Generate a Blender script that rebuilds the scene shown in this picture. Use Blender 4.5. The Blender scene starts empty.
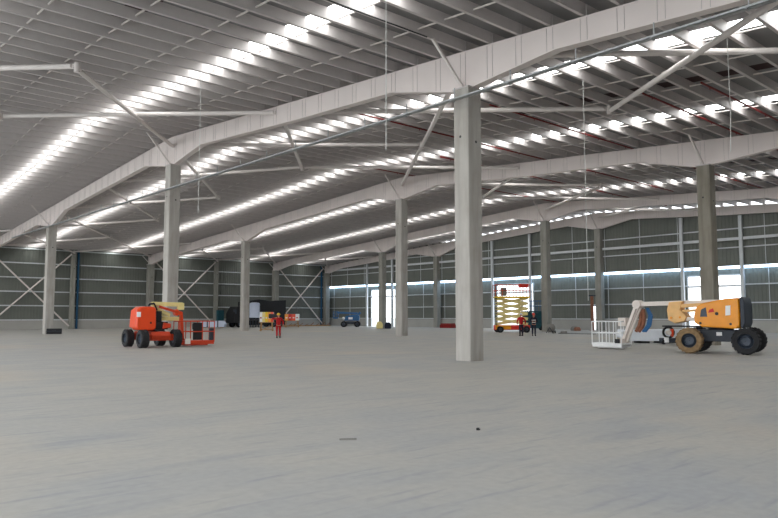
import bpy, bmesh, math, random
from mathutils import Vector, Matrix
random.seed(7)
S = bpy.context.scene
COL = S.collection
PI = math.pi

# ------------------------------------------------------------------ camera, sky, exposure
# world axes: X runs along the purlins (away to the right), Y along the roof beams (away to the left)
cam_d = bpy.data.cameras.new('camera'); cam = bpy.data.objects.new('camera', cam_d); COL.objects.link(cam)
cam.location = (0, 0, 1.6)
cam.rotation_euler = (PI/2 + 0.0810, 0.00065, -0.7293)
cam_d.sensor_width = 36; cam_d.lens = 32.354; cam_d.clip_start = .1; cam_d.clip_end = 1000
S.camera = cam
W = bpy.data.worlds.new('sky'); S.world = W; W.use_nodes = True
nt = W.node_tree; bg = nt.nodes['Background']
geo = nt.nodes.new('ShaderNodeTexCoord'); sep = nt.nodes.new('ShaderNodeSeparateXYZ'); rmp = nt.nodes.new('ShaderNodeValToRGB')
nt.links.new(geo.outputs['Generated'], sep.inputs[0]); nt.links.new(sep.outputs['Z'], rmp.inputs[0]); nt.links.new(rmp.outputs[0], bg.inputs[0])
rmp.color_ramp.elements[0].color = (.96, .98, 1, 1); rmp.color_ramp.elements[1].color = (.72, .86, 1, 1)
bg.inputs[1].default_value = 3.3
S.view_settings.view_transform = 'Standard'; S.view_settings.look = 'None'
S.view_settings.gamma = 1; S.view_settings.use_curve_mapping = False
S.view_settings.exposure = 0.14
SKYLIGHT = 6.8
WALLSTRIP = 7.0
S.cycles.max_bounces = 8; S.cycles.diffuse_bounces = 5

# ------------------------------------------------------------------ materials
def lin(c): return tuple((x/255/12.92 if x/255 <= .04045 else ((x/255+.055)/1.055)**2.4) for x in c) + (1,)
def mat(name, rgb, rough=.6, metal=0, var=.12, scale=3.0, bump=0, spec=.4, stretch=(1,1,1)):
    m = bpy.data.materials.new(name); m.use_nodes = True
    n = m.node_tree.nodes; l = m.node_tree.links; b = n['Principled BSDF']
    b.inputs['Roughness'].default_value = rough; b.inputs['Metallic'].default_value = metal
    b.inputs['Specular IOR Level'].default_value = spec
    tc = n.new('ShaderNodeTexCoord'); mp = n.new('ShaderNodeMapping'); mp.inputs['Scale'].default_value = stretch
    no = n.new('ShaderNodeTexNoise'); no.inputs['Scale'].default_value = scale; no.inputs['Detail'].default_value = 5
    l.new(tc.outputs['Object'], mp.inputs[0]); l.new(mp.outputs[0], no.inputs['Vector'])
    cr = n.new('ShaderNodeValToRGB'); c = lin(rgb)
    cr.color_ramp.elements[0].position = .3; cr.color_ramp.elements[1].position = .7
    cr.color_ramp.elements[0].color = tuple(x*(1-var) for x in c[:3])+(1,); cr.color_ramp.elements[1].color = tuple(min(1, x*(1+var)) for x in c[:3])+(1,)
    l.new(no.outputs['Fac'], cr.inputs[0]); l.new(cr.outputs[0], b.inputs['Base Color'])
    if bump:
        bp = n.new('ShaderNodeBump'); bp.inputs['Strength'].default_value = bump; bp.inputs['Distance'].default_value = .02
        l.new(no.outputs['Fac'], bp.inputs['Height']); l.new(bp.outputs[0], b.inputs['Normal'])
    return m
def emit(name, rgb, k):
    m = bpy.data.materials.new(name); m.use_nodes = True; n = m.node_tree.nodes; n.clear()
    e = n.new('ShaderNodeEmission'); o = n.new('ShaderNodeOutputMaterial'); e.inputs[0].default_value = (*rgb, 1); e.inputs[1].default_value = k
    m.node_tree.links.new(e.outputs[0], o.inputs[0]); return m
M = {}
M['beam'] = mat('painted_beam_steel', (226, 215, 211), .5, var=.03, scale=.7)
M['seam'] = mat('beam_seam', (196, 188, 186), .6, var=.04)
M['purlin'] = mat('galvanised_purlin', (206, 199, 197), .5, var=.06, scale=1.2)
M['deck'] = mat('roof_deck', (134, 132, 132), .65, var=.08, scale=.8)
M['vent'] = mat('dark_red_vent', (48, 18, 20), .7, var=.2, scale=1)
M['tube'] = mat('white_tube', (222, 214, 210), .45, var=.03)
M['wall'] = mat('grey_cladding', (110, 113, 106), .6, var=.06, scale=.6)
M['girt'] = mat('girt_steel', (205, 208, 210), .5, var=.04)
M['upstand'] = mat('concrete_upstand', (168, 166, 160), .8, var=.06, scale=.8)
M['galv'] = mat('galvanised_tray', (170, 172, 174), .45, .2, var=.2, scale=6)
M['bluepipe'] = mat('blue_pipe', (22, 78, 112), .4, var=.06)
M['redpipe'] = mat('red_pipe', (128, 26, 24), .4, var=.1)
M['conduit'] = mat('dark_conduit', (40, 42, 44), .5)
M['wire'] = mat('white_wire', (215, 215, 212), .5)
M['tyre'] = mat('tyre_rubber', (38, 38, 40), .8, var=.25, scale=8, bump=.4)
M['rim'] = mat('rim_grey', (70, 78, 90), .5, var=.1)
M['black'] = mat('black_plastic', (24, 24, 27), .6, var=.2)
M['dark'] = mat('dark_steel', (48, 54, 64), .5, var=.15)
M['orange'] = mat('orange_red_paint', (228, 74, 30), .3, var=.06, scale=2, spec=.5)
M['orangedk'] = mat('orange_frame_paint', (196, 62, 30), .45, var=.08)
M['cream'] = mat('cream_paint', (226, 208, 140), .45, var=.06)
M['amber'] = mat('amber_paint', (236, 150, 22), .3, var=.05, spec=.5)
M['peach'] = mat('faded_amber_paint', (232, 184, 120), .5, var=.1)
M['offwhite'] = mat('offwhite_paint', (226, 216, 208), .5, var=.05)
M['white'] = mat('white_paint', (236, 236, 236), .5, var=.03)
M['muddy'] = mat('muddy_tyre', (136, 112, 82), .9, var=.25, scale=6, bump=.5)
M['red'] = mat('red_cloth', (176, 20, 26), .8, var=.1, scale=8)
M['navy'] = mat('navy_cloth', (30, 34, 50), .85, var=.1)
M['skin'] = mat('skin', (186, 130, 104), .6, var=.04)
M['yellow'] = mat('yellow_plastic', (236, 196, 40), .4, var=.04)
M['boot'] = mat('boot_leather', (30, 26, 24), .6)
M['blue'] = mat('blue_paint', (36, 92, 140), .4, var=.06)
M['teal'] = mat('teal_paint', (28, 74, 84), .5, var=.08)
M['wood'] = mat('raw_timber', (164, 128, 88), .8, var=.15, scale=6)
M['rust'] = mat('rusty_steel', (140, 92, 70), .8, var=.2, scale=5)
M['foil'] = mat('white_sheeting', (226, 230, 236), .45, var=.06, scale=2, bump=.5)
M['tank'] = mat('pale_tank', (196, 204, 222), .5, var=.04)
M['greybag'] = mat('cement_bag', (128, 124, 118), .8, var=.1)
M['redplastic'] = mat('red_panel', (206, 44, 34), .5, var=.06)
M['pane'] = emit('translucent_roof_sheet', (.97, 1, .99), SKYLIGHT)
M['strip'] = emit('translucent_wall_sheet', (.5, .72, 1), WALLSTRIP)

def concrete_mat(name, a, b, dirt):                 # cast concrete: formwork joints, grain, rain streaks
    m = bpy.data.materials.new(name); m.use_nodes = True; n = m.node_tree.nodes; l = m.node_tree.links; p = n['Principled BSDF']
    tc = n.new('ShaderNodeTexCoord'); mp = n.new('ShaderNodeMapping'); mp.inputs['Scale'].default_value = (3, 3, .35)
    l.new(tc.outputs['Object'], mp.inputs[0])
    n1 = n.new('ShaderNodeTexNoise'); n1.inputs['Scale'].default_value = 1.6; n1.inputs['Detail'].default_value = 6; l.new(mp.outputs[0], n1.inputs['Vector'])
    n2 = n.new('ShaderNodeTexNoise'); n2.inputs['Scale'].default_value = .9; n2.inputs['Detail'].default_value = 3; l.new(tc.outputs['Object'], n2.inputs['Vector'])
    r = n.new('ShaderNodeValToRGB'); r.color_ramp.elements[0].position = .3; r.color_ramp.elements[1].position = .72
    r.color_ramp.elements[0].color = lin(a); r.color_ramp.elements[1].color = lin(b); l.new(n1.outputs['Fac'], r.inputs[0])
    mx = n.new('ShaderNodeMix'); mx.data_type = 'RGBA'; mx.inputs['B'].default_value = lin(dirt)
    r2 = n.new('ShaderNodeValToRGB'); r2.color_ramp.elements[0].position = .5; r2.color_ramp.elements[1].position = .8
    r2.color_ramp.elements[1].color = (.45, .45, .45, 1); l.new(n2.outputs['Fac'], r2.inputs[0])
    l.new(r2.outputs[0], mx.inputs['Factor']); l.new(r.outputs[0], mx.inputs['A']); l.new(mx.outputs['Result'], p.inputs['Base Color'])
    p.inputs['Roughness'].default_value = .85
    return m
M['column'] = concrete_mat('column_concrete', (160, 155, 148), (182, 178, 172), (142, 132, 120))

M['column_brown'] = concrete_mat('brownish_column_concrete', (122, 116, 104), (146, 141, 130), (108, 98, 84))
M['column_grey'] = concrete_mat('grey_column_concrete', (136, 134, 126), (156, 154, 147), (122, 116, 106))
def floor_mat():
    m = bpy.data.materials.new('power_floated_concrete'); m.use_nodes = True; n = m.node_tree.nodes; l = m.node_tree.links; p = n['Principled BSDF']
    tc = n.new('ShaderNodeTexCoord')
    def noise(scale, det, st=(1, 1, 1), rot=0):
        mp = n.new('ShaderNodeMapping'); mp.inputs['Scale'].default_value = st; mp.inputs['Rotation'].default_value = (0, 0, rot)
        l.new(tc.outputs['Object'], mp.inputs[0]); x = n.new('ShaderNodeTexNoise'); x.inputs['Scale'].default_value = scale; x.inputs['Detail'].default_value = det
        l.new(mp.outputs[0], x.inputs['Vector']); return x.outputs['Fac']
    def ramp(f, a, b, ca, cb):
        r = n.new('ShaderNodeValToRGB'); r.color_ramp.elements[0].position = a; r.color_ramp.elements[1].position = b
        r.color_ramp.elements[0].color = ca; r.color_ramp.elements[1].color = cb; l.new(f, r.inputs[0]); return r.outputs[0]
    def mix(f, a, b, mode='MIX'):
        x = n.new('ShaderNodeMix'); x.data_type = 'RGBA'; x.blend_type = mode; l.new(f, x.inputs['Factor'])
        for s, k in ((a, 'A'), (b, 'B')):
            if isinstance(s, tuple): x.inputs[k].default_value = s
            else: l.new(s, x.inputs[k])
        return x.outputs['Result']
    base = ramp(noise(.07, 4), .35, .65, lin((158, 158, 158)), lin((170, 165, 156)))
    blot = ramp(noise(.5, 6, (1, 1.6, 1), .3), .35, .7, (0, 0, 0, 1), (1, 1, 1, 1))
    c = mix(blot, base, lin((174, 169, 160)))
    st = ramp(noise(.9, 7, (.5, 1.8, 1), -.75), .55, .8, (0, 0, 0, 1), (.7, .7, .7, 1))   # trowel and tyre smears
    c = mix(st, c, lin((142, 143, 147)))
    sand = ramp(noise(.13, 5, (1, 1, 1), 1.1), .55, .72, (0, 0, 0, 1), (.7, .7, .7, 1))
    st2 = ramp(noise(2.6, 8, (.35, 2.6, 1), -.55), .56, .74, (0, 0, 0, 1), (.6, .6, .6, 1))
    c = mix(st2, c, lin((136, 138, 143)))
    c = mix(sand, c, lin((184, 171, 152)))
    fine = ramp(noise(9, 5), .3, .7, (.9, .9, .9, 1), (1, 1, 1, 1))
    x = n.new('ShaderNodeMix'); x.data_type = 'RGBA'; x.blend_type = 'MULTIPLY'; x.inputs['Factor'].default_value = 1
    l.new(c, x.inputs['A']); l.new(fine, x.inputs['B']); l.new(x.outputs['Result'], p.inputs['Base Color'])
    p.inputs['Roughness'].default_value = .6; p.inputs['Specular IOR Level'].default_value = .25
    return m
M['floor'] = floor_mat()
M['ground'] = mat('outdoor_ground', (200, 196, 188), .9, var=.08, scale=.2)

# ------------------------------------------------------------------ mesh helpers
class MB:
    def __init__(s): s.v = []; s.f = []
    def add(s, vs, fs):
        b = len(s.v); s.v += [tuple(v) for v in vs]; s.f += [tuple(i+b for i in f) for f in fs]; return s
    def box(s, x0, x1, y0, y1, z0, z1):
        return s.add([(x, y, z) for z in (z0, z1) for y in (y0, y1) for x in (x0, x1)],
                     [(0,2,3,1), (4,5,7,6), (0,1,5,4), (2,6,7,3), (0,4,6,2), (1,3,7,5)])
    def bar(s, p, q, w, h, up=(0,0,1)):                    # rectangular bar from p to q
        p = Vector(p); q = Vector(q); d = (q-p).normalized(); u = Vector(up)
        if abs(d.dot(u)) > .98: u = Vector((1, 0, 0))
        a = d.cross(u).normalized(); b = a.cross(d)
        vs = []
        for e in (p, q):
            for (i, j) in ((-1,-1), (1,-1), (1,1), (-1,1)): vs.append(e + a*(i*w/2) + b*(j*h/2))
        return s.add(vs, [(0,1,2,3), (7,6,5,4), (0,4,5,1), (1,5,6,2), (2,6,7,3), (3,7,4,0)])
    def tube(s, p, q, r, n=10, r2=None):
        p = Vector(p); q = Vector(q); d = (q-p).normalized(); u = Vector((0,0,1))
        if abs(d.dot(u)) > .98: u = Vector((1, 0, 0))
        a = d.cross(u).normalized(); b = a.cross(d); r2 = r if r2 is None else r2
        vs = []
        for e, rr in ((p, r), (q, r2)):
            for k in range(n): t = 2*PI*k/n; vs.append(e + a*(math.cos(t)*rr) + b*(math.sin(t)*rr))
        return s.add(vs, [(k, (k+1)%n, n+(k+1)%n, n+k) for k in range(n)] + [tuple(range(n-1, -1, -1)), tuple(range(n, 2*n))])
    def path(s, pts, r, n=8):
        for a, b in zip(pts, pts[1:]): s.tube(a, b, r, n)
        return s
    def prism(s, poly, y0, y1):                            # poly in XZ, extruded along Y
        k = len(poly)
        vs = [(x, y0, z) for x, z in poly] + [(x, y1, z) for x, z in poly]
        return s.add(vs, [tuple(range(k)), tuple(range(2*k-1, k-1, -1))] + [(i, k+i, k+(i+1)%k, (i+1)%k) for i in range(k)])
    def wheel(s, c, prof, n=28):                           # lathe about the Y axis; prof = [(radius, y)]
        k = len(prof); vs = []
        for i in range(n):
            t = 2*PI*i/n
            for r, y in prof: vs.append((c[0]+r*math.cos(t), c[1]+y, c[2]+r*math.sin(t)))
        return s.add(vs, [(i*k+j, i*k+(j+1)%k, ((i+1)%n)*k+(j+1)%k, ((i+1)%n)*k+j) for i in range(n) for j in range(k)])
    def sphere(s, c, r, sz=1, n=14, m=9):
        vs = [(c[0], c[1], c[2]+r*sz)]; fs = []
        for j in range(1, m):
            f = PI*j/m
            for i in range(n): t = 2*PI*i/n; vs.append((c[0]+r*math.sin(f)*math.cos(t), c[1]+r*math.sin(f)*math.sin(t), c[2]+r*sz*math.cos(f)))
        vs.append((c[0], c[1], c[2]-r*sz)); L = len(vs)-1
        for i in range(n):
            fs.append((0, 1+i, 1+(i+1)%n)); fs.append((L, 1+(m-2)*n+(i+1)%n, 1+(m-2)*n+i))
            for j in range(m-2): fs.append((1+j*n+i, 1+(j+1)*n+i, 1+(j+1)*n+(i+1)%n, 1+j*n+(i+1)%n))
        return s.add(vs, fs)
    def build(s, name, m, parent=None, bevel=0, smooth=False, loc=None, rz=0, seg=3):
        me = bpy.data.meshes.new(name); me.from_pydata(s.v, [], s.f)
        bm = bmesh.new(); bm.from_mesh(me); bmesh.ops.recalc_face_normals(bm, faces=bm.faces); bm.to_mesh(me); bm.free()
        me.materials.append(m if not isinstance(m, str) else M[m])
        o = bpy.data.objects.new(name, me); COL.objects.link(o)
        if parent: o.parent = parent
        if loc: o.location = loc
        o.rotation_euler.z = rz
        if bevel:
            b = o.modifiers.new('bevel', 'BEVEL'); b.width = bevel; b.segments = seg; b.limit_method = 'ANGLE'; b.angle_limit = .6
        if smooth or bevel:
            for p in me.polygons: p.use_smooth = True
            w = o.modifiers.new('normals', 'WEIGHTED_NORMAL') if bevel else None
        return o
def tag(o, label=None, cat=None, group=None, kind=None):
    if label: o['label'] = label
    if cat: o['category'] = cat
    if group: o['group'] = group
    if kind: o['kind'] = kind
    return o
def empty(name, loc, rz=0, label=None, cat=None, group=None):
    o = bpy.data.objects.new(name, None); COL.objects.link(o); o.location = loc; o.rotation_euler.z = rz
    return tag(o, label, cat, group)
def copy_tree(o, parent=None):
    c = o.copy(); COL.objects.link(c); c.parent = parent
    for ch in list(o.children): copy_tree(ch, c)
    return c
def struct(o): o['kind'] = 'structure'; return o

# ------------------------------------------------------------------ building grid
RU = 41.8                                   # ridge line (Y)
YC = [16.9, 41.8, 66.7, 91.5]               # column rows along Y
XF = [18.98, 38.74, 58.5]                   # beams along X
XW = 68.37                                  # beam against the back wall
SL = .064
def top(y): return 12.9 - SL*abs(y-RU)      # beam top
DK = .50                                    # deck above beam top
Y0, Y1, X0, X1 = -8.3, 92.35, -6.0, 69.3

struct(MB().box(X0-.0, X1+.1, Y0, Y1+.1, -.3, 0).build('floor', 'floor'))
g = MB().box(-250, X0, -250, 350, -.4, -.05); g.box(X1+.1, 350, -250, 350, -.4, -.05)
g.box(X0, X1+.1, Y1+.1, 350, -.4, -.05); g.box(X0, X1+.1, -250, Y0, -.4, -.05)
struct(g.build('ground_outside', 'ground'))

# roof deck with its translucent strips and dark red strips
mids = [-.8+4.94+9.88*k for k in range(7)]                     # 4.1, 14.0, 23.9 ... 63.4
SKY = [x for x in mids]
VENT = [9.1, 28.86, 48.62]
HW = .46
cuts = sorted([(x-HW, x+HW) for x in SKY] + [(x-.4, x+.4) for x in VENT])
def strip(mb, xa, xb, z0=0, th=.06):
    for ya, yb in ((Y0, RU), (RU, Y1+.1)):
        za, zb = top(ya)+DK+z0, top(yb)+DK+z0
        mb.add([(xa,ya,za),(xb,ya,za),(xb,yb,zb),(xa,yb,zb),(xa,ya,za+th),(xb,ya,za+th),(xb,yb,zb+th),(xa,yb,zb+th)],
               [(0,1,2,3),(7,6,5,4),(0,4,5,1),(1,5,6,2),(2,6,7,3),(3,7,4,0)])
d = MB(); x = X0
for a, b in cuts: strip(d, x, a); x = b
strip(d, x, X1+.3)
struct(d.build('ceiling', 'deck'))
for i, x in enumerate(SKY):
    m = MB(); strip(m, x-HW, x+HW, .005, .02); struct(m.build('window_%d' % (i+1), 'pane'))
for i, x in enumerate(VENT):
    m = MB(); strip(m, x-.4, x+.4, .01, .03); struct(m.build('trim_%d' % (i+1), 'vent'))

# cladding: trapezoid ribs
def cladding(name, along, a0, a1, off, inward, z0f, z1f, holes=(), parent=None):
    m = MB(); pitch = .36; a = a0; pts = []
    while a < a1:
        for da, dd in ((0, 0), (.2, 0), (.23, .035), (.33, .035)):
            pts.append((a+da, off+dd*inward))
        a += pitch
    pts.append((a1, off))
    pts = [(min(p[0], a1), p[1]) for p in pts]
    for (pa, po), (qa, qo) in zip(pts, pts[1:]):
        if qa-pa < 1e-6: continue
        mid = (pa+qa)/2; segs = [(z0f(mid), None)]
        spans = [(z0f, z1f)]
        for (h0, h1, hz0, hz1) in holes:
            if h0 < mid < h1:
                spans = [(lambda t, z=hz1: z, z1f)]
                if hz0 > z0f(mid)+.01: spans.append((z0f, lambda t, z=hz0: z))
        for zb, zt in spans:
            q = [(pa, po, zb(pa)), (qa, qo, zb(qa)), (qa, qo, zt(qa)), (pa, po, zt(pa))]
            q = [((o, a_, z) if along == 'y' else (a_, o, z)) for a_, o, z in q]
            m.add(q, [(0, 1, 2, 3)])
    return struct(m.build(name, 'wall', parent))
DOORS = [(26.9, 32.4), (51.3, 56.9), (76.0, 81.5)]
holes = [(a, b, 0, 5.5) for a, b in DOORS] + [(42.35, 43.25, 0, 2.66)]
roofz = lambda y: top(y)+DK
cladding('wall_back', 'y', Y0, Y1, X1, -1, lambda t: 0, lambda t: 6.1, holes)
cladding('wall_back_upper', 'y', Y0, Y1, X1-.55, -1, lambda t: 6.32, lambda t: top(t)-.05 if t < 66 else roofz(t))
cladding('wall_left', 'x', X0, X1, Y1, -1, lambda t: 0, lambda t: roofz(Y1))
struct(MB().box(X0, X1, Y0-.1, Y0, 0, roofz(Y0)).build('wall_front', mat('low_bounce_cladding', (70, 72, 72), .7)))  # unseen wall, added for the light; dark colour cuts bounce onto the columns
m = MB(); m.add([(X1, Y0, 6.1), (X1, Y1, 6.1), (X1-.55, Y1, 6.3), (X1-.55, Y0, 6.3)], [(0, 1, 2, 3)])
struct(m.build('window_8', 'strip'))
# low concrete upstands
m = MB(); y = Y0
for a, b in sorted([(h[0], h[1]) for h in holes]): m.box(X1-.16, X1-.05, y, a, 0, 1.12); y = b
m.box(X1-.16, X1-.05, y, Y1, 0, 1.12); struct(m.build('baseboard_back', 'upstand'))
struct(MB().box(X0, X1, Y1-.16, Y1-.05, 0, 1.05).build('baseboard_left', 'upstand'))

# girts (wall rails)
def girt_y(z, x, w=.1, h=.1, clear=None, mt='girt', nm='wall_rail', lab=None):
    m = MB(); y = 2
    for a, b in sorted(clear or []): m.box(x-w, x, y, a, z-h/2, z+h/2); y = b
    m.box(x-w, x, y, Y1-.1, z-h/2, z+h/2)
    return tag(m.build(nm, mt), lab, 'rail', 'wall rails on the back wall')
dc = [(a, b) for a, b in DOORS]
girt_y(1.22, X1-.06, .14, .11, dc+[(42.3, 43.3)], lab='pale horizontal rail low on the long door wall, just above the concrete upstand')
girt_y(2.82, X1-.06, .14, .11, dc, lab='second pale rail from the floor on the long wall with the dock doors')
girt_y(4.55, X1-.06, .14, .11, dc, lab='pale rail on the door wall midway between floor strip and bright light band')
girt_y(8.07, X1-.6, .12, .11, lab='thin rail directly under the thick white rail on the door wall')
girt_y(8.88, X1-.6, .25, .26, lab='thick white rail high on the long door wall, above the bright light band')
girt_y(9.86, X1-.6, .12, .11, lab='topmost thin rail on the long door wall below the beam')
for z, lb in ((1.13, 'lowest rail on the cross braced end wall, above the concrete upstand'), (2.85, 'second rail from the floor on the cross braced end wall'),
          (4.55, 'third rail from the floor on the cross braced end wall'), (6.25, 'fourth rail from the floor on the cross braced end wall'),
          (8.0, 'fifth rail from the floor on the cross braced end wall'), (9.75, 'top eaves rail of the cross braced end wall, under the roof edge')):
    tag(MB().box(X0, XW, Y1-.2, Y1-.06, z-.07, z+.07).build('wall_rail', 'girt'), lb, 'rail', 'wall rails on the end wall')
# thin vertical sag rods on both walls
k = 0
for y in [20.6+4.13*i for i in range(18)]:
    if any(a-.4 < y < b+.4 for a, b in DOORS): continue
    tag(MB().box(X1-.65, X1-.6, y-.025, y+.025, 6.4, top(y)-.3).box(X1-.13, X1-.08, y-.025, y+.025, 1.2, 6.05).build('sag_rod', 'girt'),
        'thin upright rod tying the rails of the door wall together', 'rod', 'sag rods on the back wall')
for x in [13.3+3.3*i for i in range(17)]:
    tag(MB().box(x-.02, x+.02, Y1-.2, Y1-.17, 1.1, 9.7).build('sag_rod', 'wall'), 'thin grey upright rod tying the rails of the end wall together', 'rod', 'sag rods on the end wall')

# door posts, frames and crossbars of the dock doors
for i, (a, b) in enumerate(DOORS):
    m = MB()
    for y, w in ((a-.12, .3), (b+.12, .3)):
        m.box(X1-.98, X1-.73, y-w/2, y+w/2, 0, top(y)-.9)
    o = struct(m.build('door_%d' % (i+1), 'girt'))
    fr = MB().box(X1-.14, X1+.02, a-.04, a+.06, 0, 5.5).box(X1-.14, X1+.02, b-.06, b+.04, 0, 5.5).box(X1-.14, X1+.02, a, b, 5.44, 5.56)
    fr.box(X1-.12, X1-.02, a, b, 4.35, 4.55).build('door_frame', 'girt', o)
o = struct(MB().box(X1-.16, X1+.02, 42.27, 42.35, 0, 2.72).box(X1-.16, X1+.02, 43.25, 43.33, 0, 2.72).box(X1-.16, X1+.02, 42.27, 43.33, 2.66, 2.74).build('door_4', 'blue'))

# ------------------------------------------------------------------ columns
CS = .36
rowname = ['nearest row', 'ridge row', 'third row', 'end wall row']
def column(x, y, h, lab, s=CS, cm='column'):
    r = empty('concrete_column', (x, y, 0), 0, lab, 'column', 'concrete columns')
    b = MB(); c = .03
    poly = [(-s+c,-s),(s-c,-s),(s,-s+c),(s,s-c),(s-c,s),(-s+c,s),(-s,s-c),(-s,-s+c)]
    b.add([(px,py,0) for px,py in poly]+[(px,py,h) for px,py in poly], [tuple(range(7,-1,-1)), tuple(range(8,16))]+[(i,(i+1)%8,8+(i+1)%8,8+i) for i in range(8)])
    b.build('shaft', cm, r)
    MB().box(-s-.03, s+.03, -s-.03, s+.03, h, h+.05).build('bearing_plate', 'seam', r)
    MB().tube((-s-.004, .03, h*.82), (-s+.02, .03, h*.82), .05).tube((.05, -s-.004, h*.8), (.05, -s+.02, h*.8), .05).build('lifting_socket', 'conduit', r)
    return r
HC = {16.9: 9.88, 41.8: 11.1, 66.7: 9.62, 91.5: 8.48}
labs = {(0,0): 'large concrete column in the foreground, closest and widest of all', (0,1): 'tall concrete column behind the orange boom lift',
        (0,2): 'concrete column with a small black box at its foot, leftmost in the hall',
        (1,0): 'concrete column rising behind the yellow boom lift body', (1,1): 'concrete column in the centre of the hall, left of the foreground column',
        (1,2): 'concrete column standing just left of the striped boxes and the worker in red',
        (2,0): '', (2,1): 'grey column to the right of the scissor lift and the two workers', (2,2): 'grey column in front of the farthest bright door, bundles at its foot'}
for i, x in enumerate(XF):
    for j, y in enumerate(YC[:3]):
        if (i, j) == (2, 0): continue
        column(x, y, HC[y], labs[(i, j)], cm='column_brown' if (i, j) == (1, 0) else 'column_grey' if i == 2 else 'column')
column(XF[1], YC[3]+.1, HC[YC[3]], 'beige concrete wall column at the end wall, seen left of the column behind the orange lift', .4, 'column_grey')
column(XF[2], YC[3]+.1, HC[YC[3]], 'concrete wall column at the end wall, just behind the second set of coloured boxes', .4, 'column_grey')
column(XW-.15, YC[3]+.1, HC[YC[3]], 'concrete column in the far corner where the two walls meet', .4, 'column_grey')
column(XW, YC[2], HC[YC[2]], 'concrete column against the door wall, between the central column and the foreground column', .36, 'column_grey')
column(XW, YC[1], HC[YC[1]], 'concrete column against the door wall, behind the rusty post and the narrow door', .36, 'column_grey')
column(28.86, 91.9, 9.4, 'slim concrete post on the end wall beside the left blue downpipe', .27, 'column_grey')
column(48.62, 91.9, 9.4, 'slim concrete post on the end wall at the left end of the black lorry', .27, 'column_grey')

# blue downpipes
for x, lb in ((29.5, 'blue downpipe on the end wall near the left edge of the photo'), (67.45, 'blue downpipe in the far corner of the hall')):
    m = MB().tube((x, 91.95, 0), (x, 91.95, 9.3), .14).tube((x, 91.95, 9.3), (x+.05, 92.2, 9.6), .14)
    for z in (2.5, 5.2, 8): m.tube((x, 91.95, z-.05), (x, 91.95, z+.05), .18)
    tag(m.build('downpipe', 'bluepipe', smooth=False), lb, 'pipe')

# ------------------------------------------------------------------ roof beams with haunches
PUR = []
y = RU-.64
while y > 4.5: PUR.append(y); y -= 1.275
y = RU+.64
while y < 92: PUR.append(y); y += 1.275
PUR.sort()
def beam(x, lab, w=.16, haunch=4.0, deep=.9):
    r = empty('roof_beam', (x, YC[1], HC[YC[1]]), 0, lab, 'beam', 'roof beams')
    oy, oz = YC[1], HC[YC[1]]
    ys = sorted(set([2.0, Y1-.25, RU] + [c+k*haunch for c in YC for k in (-1, 0, 1) if c+k*haunch < Y1-.3] + [YC[3]-.5]))
    dp = lambda t: deep-.13+.13*min(1, max(0, (t-20)/8))
    def bot(yy):
        b = top(yy)-dp(yy)
        for c in YC:
            t = abs(yy-c)
            if t < haunch:
                f = max(0, (t-.45)/(haunch-.45)); hb = HC[c]+.05
                e = top(c + (haunch if yy > c else -haunch))-dp(c + (haunch if yy > c else -haunch))
                b = min(b, hb + (e-hb)*f)
        return b
    ys = sorted(set(ys + [c+k for c in YC for k in (-.45, .45)]))
    ys = sorted(t for t in ys+[28.0] if t <= Y1-.25)
    m = MB(); n = len(ys); vs = []
    for t in ys:
        for sx in (-w, w):
            for z in (bot(t), top(t)): vs.append((sx, t-oy, z-oz))
    fs = []
    for i in range(n-1):
        a = i*4; b = a+4
        fs += [(a, a+1, b+1, b), (a+2, b+2, b+3, a+3), (a, b, b+2, a+2), (a+1, a+3, b+3, b+1)]
    fs += [(0, 2, 3, 1), (4*n-4, 4*n-3, 4*n-1, 4*n-2)]
    m.add(vs, fs); m.build('web', 'beam', r)
    # flange lips and pairs of welded seams
    fl = MB()
    for i in range(n-1):
        for f, dz in ((bot, -.012), (top, .012)):
            fl.bar((0, ys[i]-oy, f(ys[i])-oz+dz), (0, ys[i+1]-oy, f(ys[i+1])-oz+dz), 2*w+.03, .03)
    fl.build('flange', 'beam', r)
    sm = MB()
    for t in PUR[::1]:
        for dd in (-.11, .13):
            if t+dd < Y1-.3: sm.box(-w-.014, -w, t+dd-oy-.006, t+dd-oy+.006, bot(t+dd)-oz+.02, top(t+dd)-oz-.02)
    sm.build('seam', 'seam', r)
    return r, bot
BL = ['near roof beam crossing the whole picture over the foreground column', 'second roof beam, over the central column and the column behind the yellow lift',
      'third roof beam, over the grey column beside the scissor lift', 'farthest roof beam, running along the top of the door wall']
cl_me = None
for x, lb in zip(XF+[XW], BL):
    r, bot = beam(x, lb, deep=.9 if x < 45 else .8)
    for t in PUR:
        if cl_me is None:
            c = MB().box(-.06, .06, -.012, .012, 0, .42).box(-.06, .06, -.1, .012, 0, .015).build('cleat', 'purlin', r); cl_me = c.data
        else:
            c = bpy.data.objects.new('cleat', cl_me); COL.objects.link(c); c.parent = r
        c.location = (0, t-YC[1]-.03, top(t)-HC[YC[1]]+.02)

# ------------------------------------------------------------------ purlins
pm = None
for i, t in enumerate(PUR):
    side = 'near slope' if t < RU else 'far slope'
    if pm is None:
        m = MB()
        w_, h_, th = .12, .4, .012
        L0, L1 = X0+.2, X1-.45
        m.box(L0, L1, 0, th, 0, h_); m.box(L0, L1, 0, w_, 0, th); m.box(L0, L1, w_-th, w_, 0, .035);
        o = m.build('roof_purlin', 'purlin'); pm = o.data
    else: o = bpy.data.objects.new('roof_purlin', pm); COL.objects.link(o)
    o.location = (0, t, top(t)+.08)
    tag(o, 'grey steel purlin in the even row under the roof deck, on its %s' % side, 'purlin', 'roof purlins, '+side)
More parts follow.
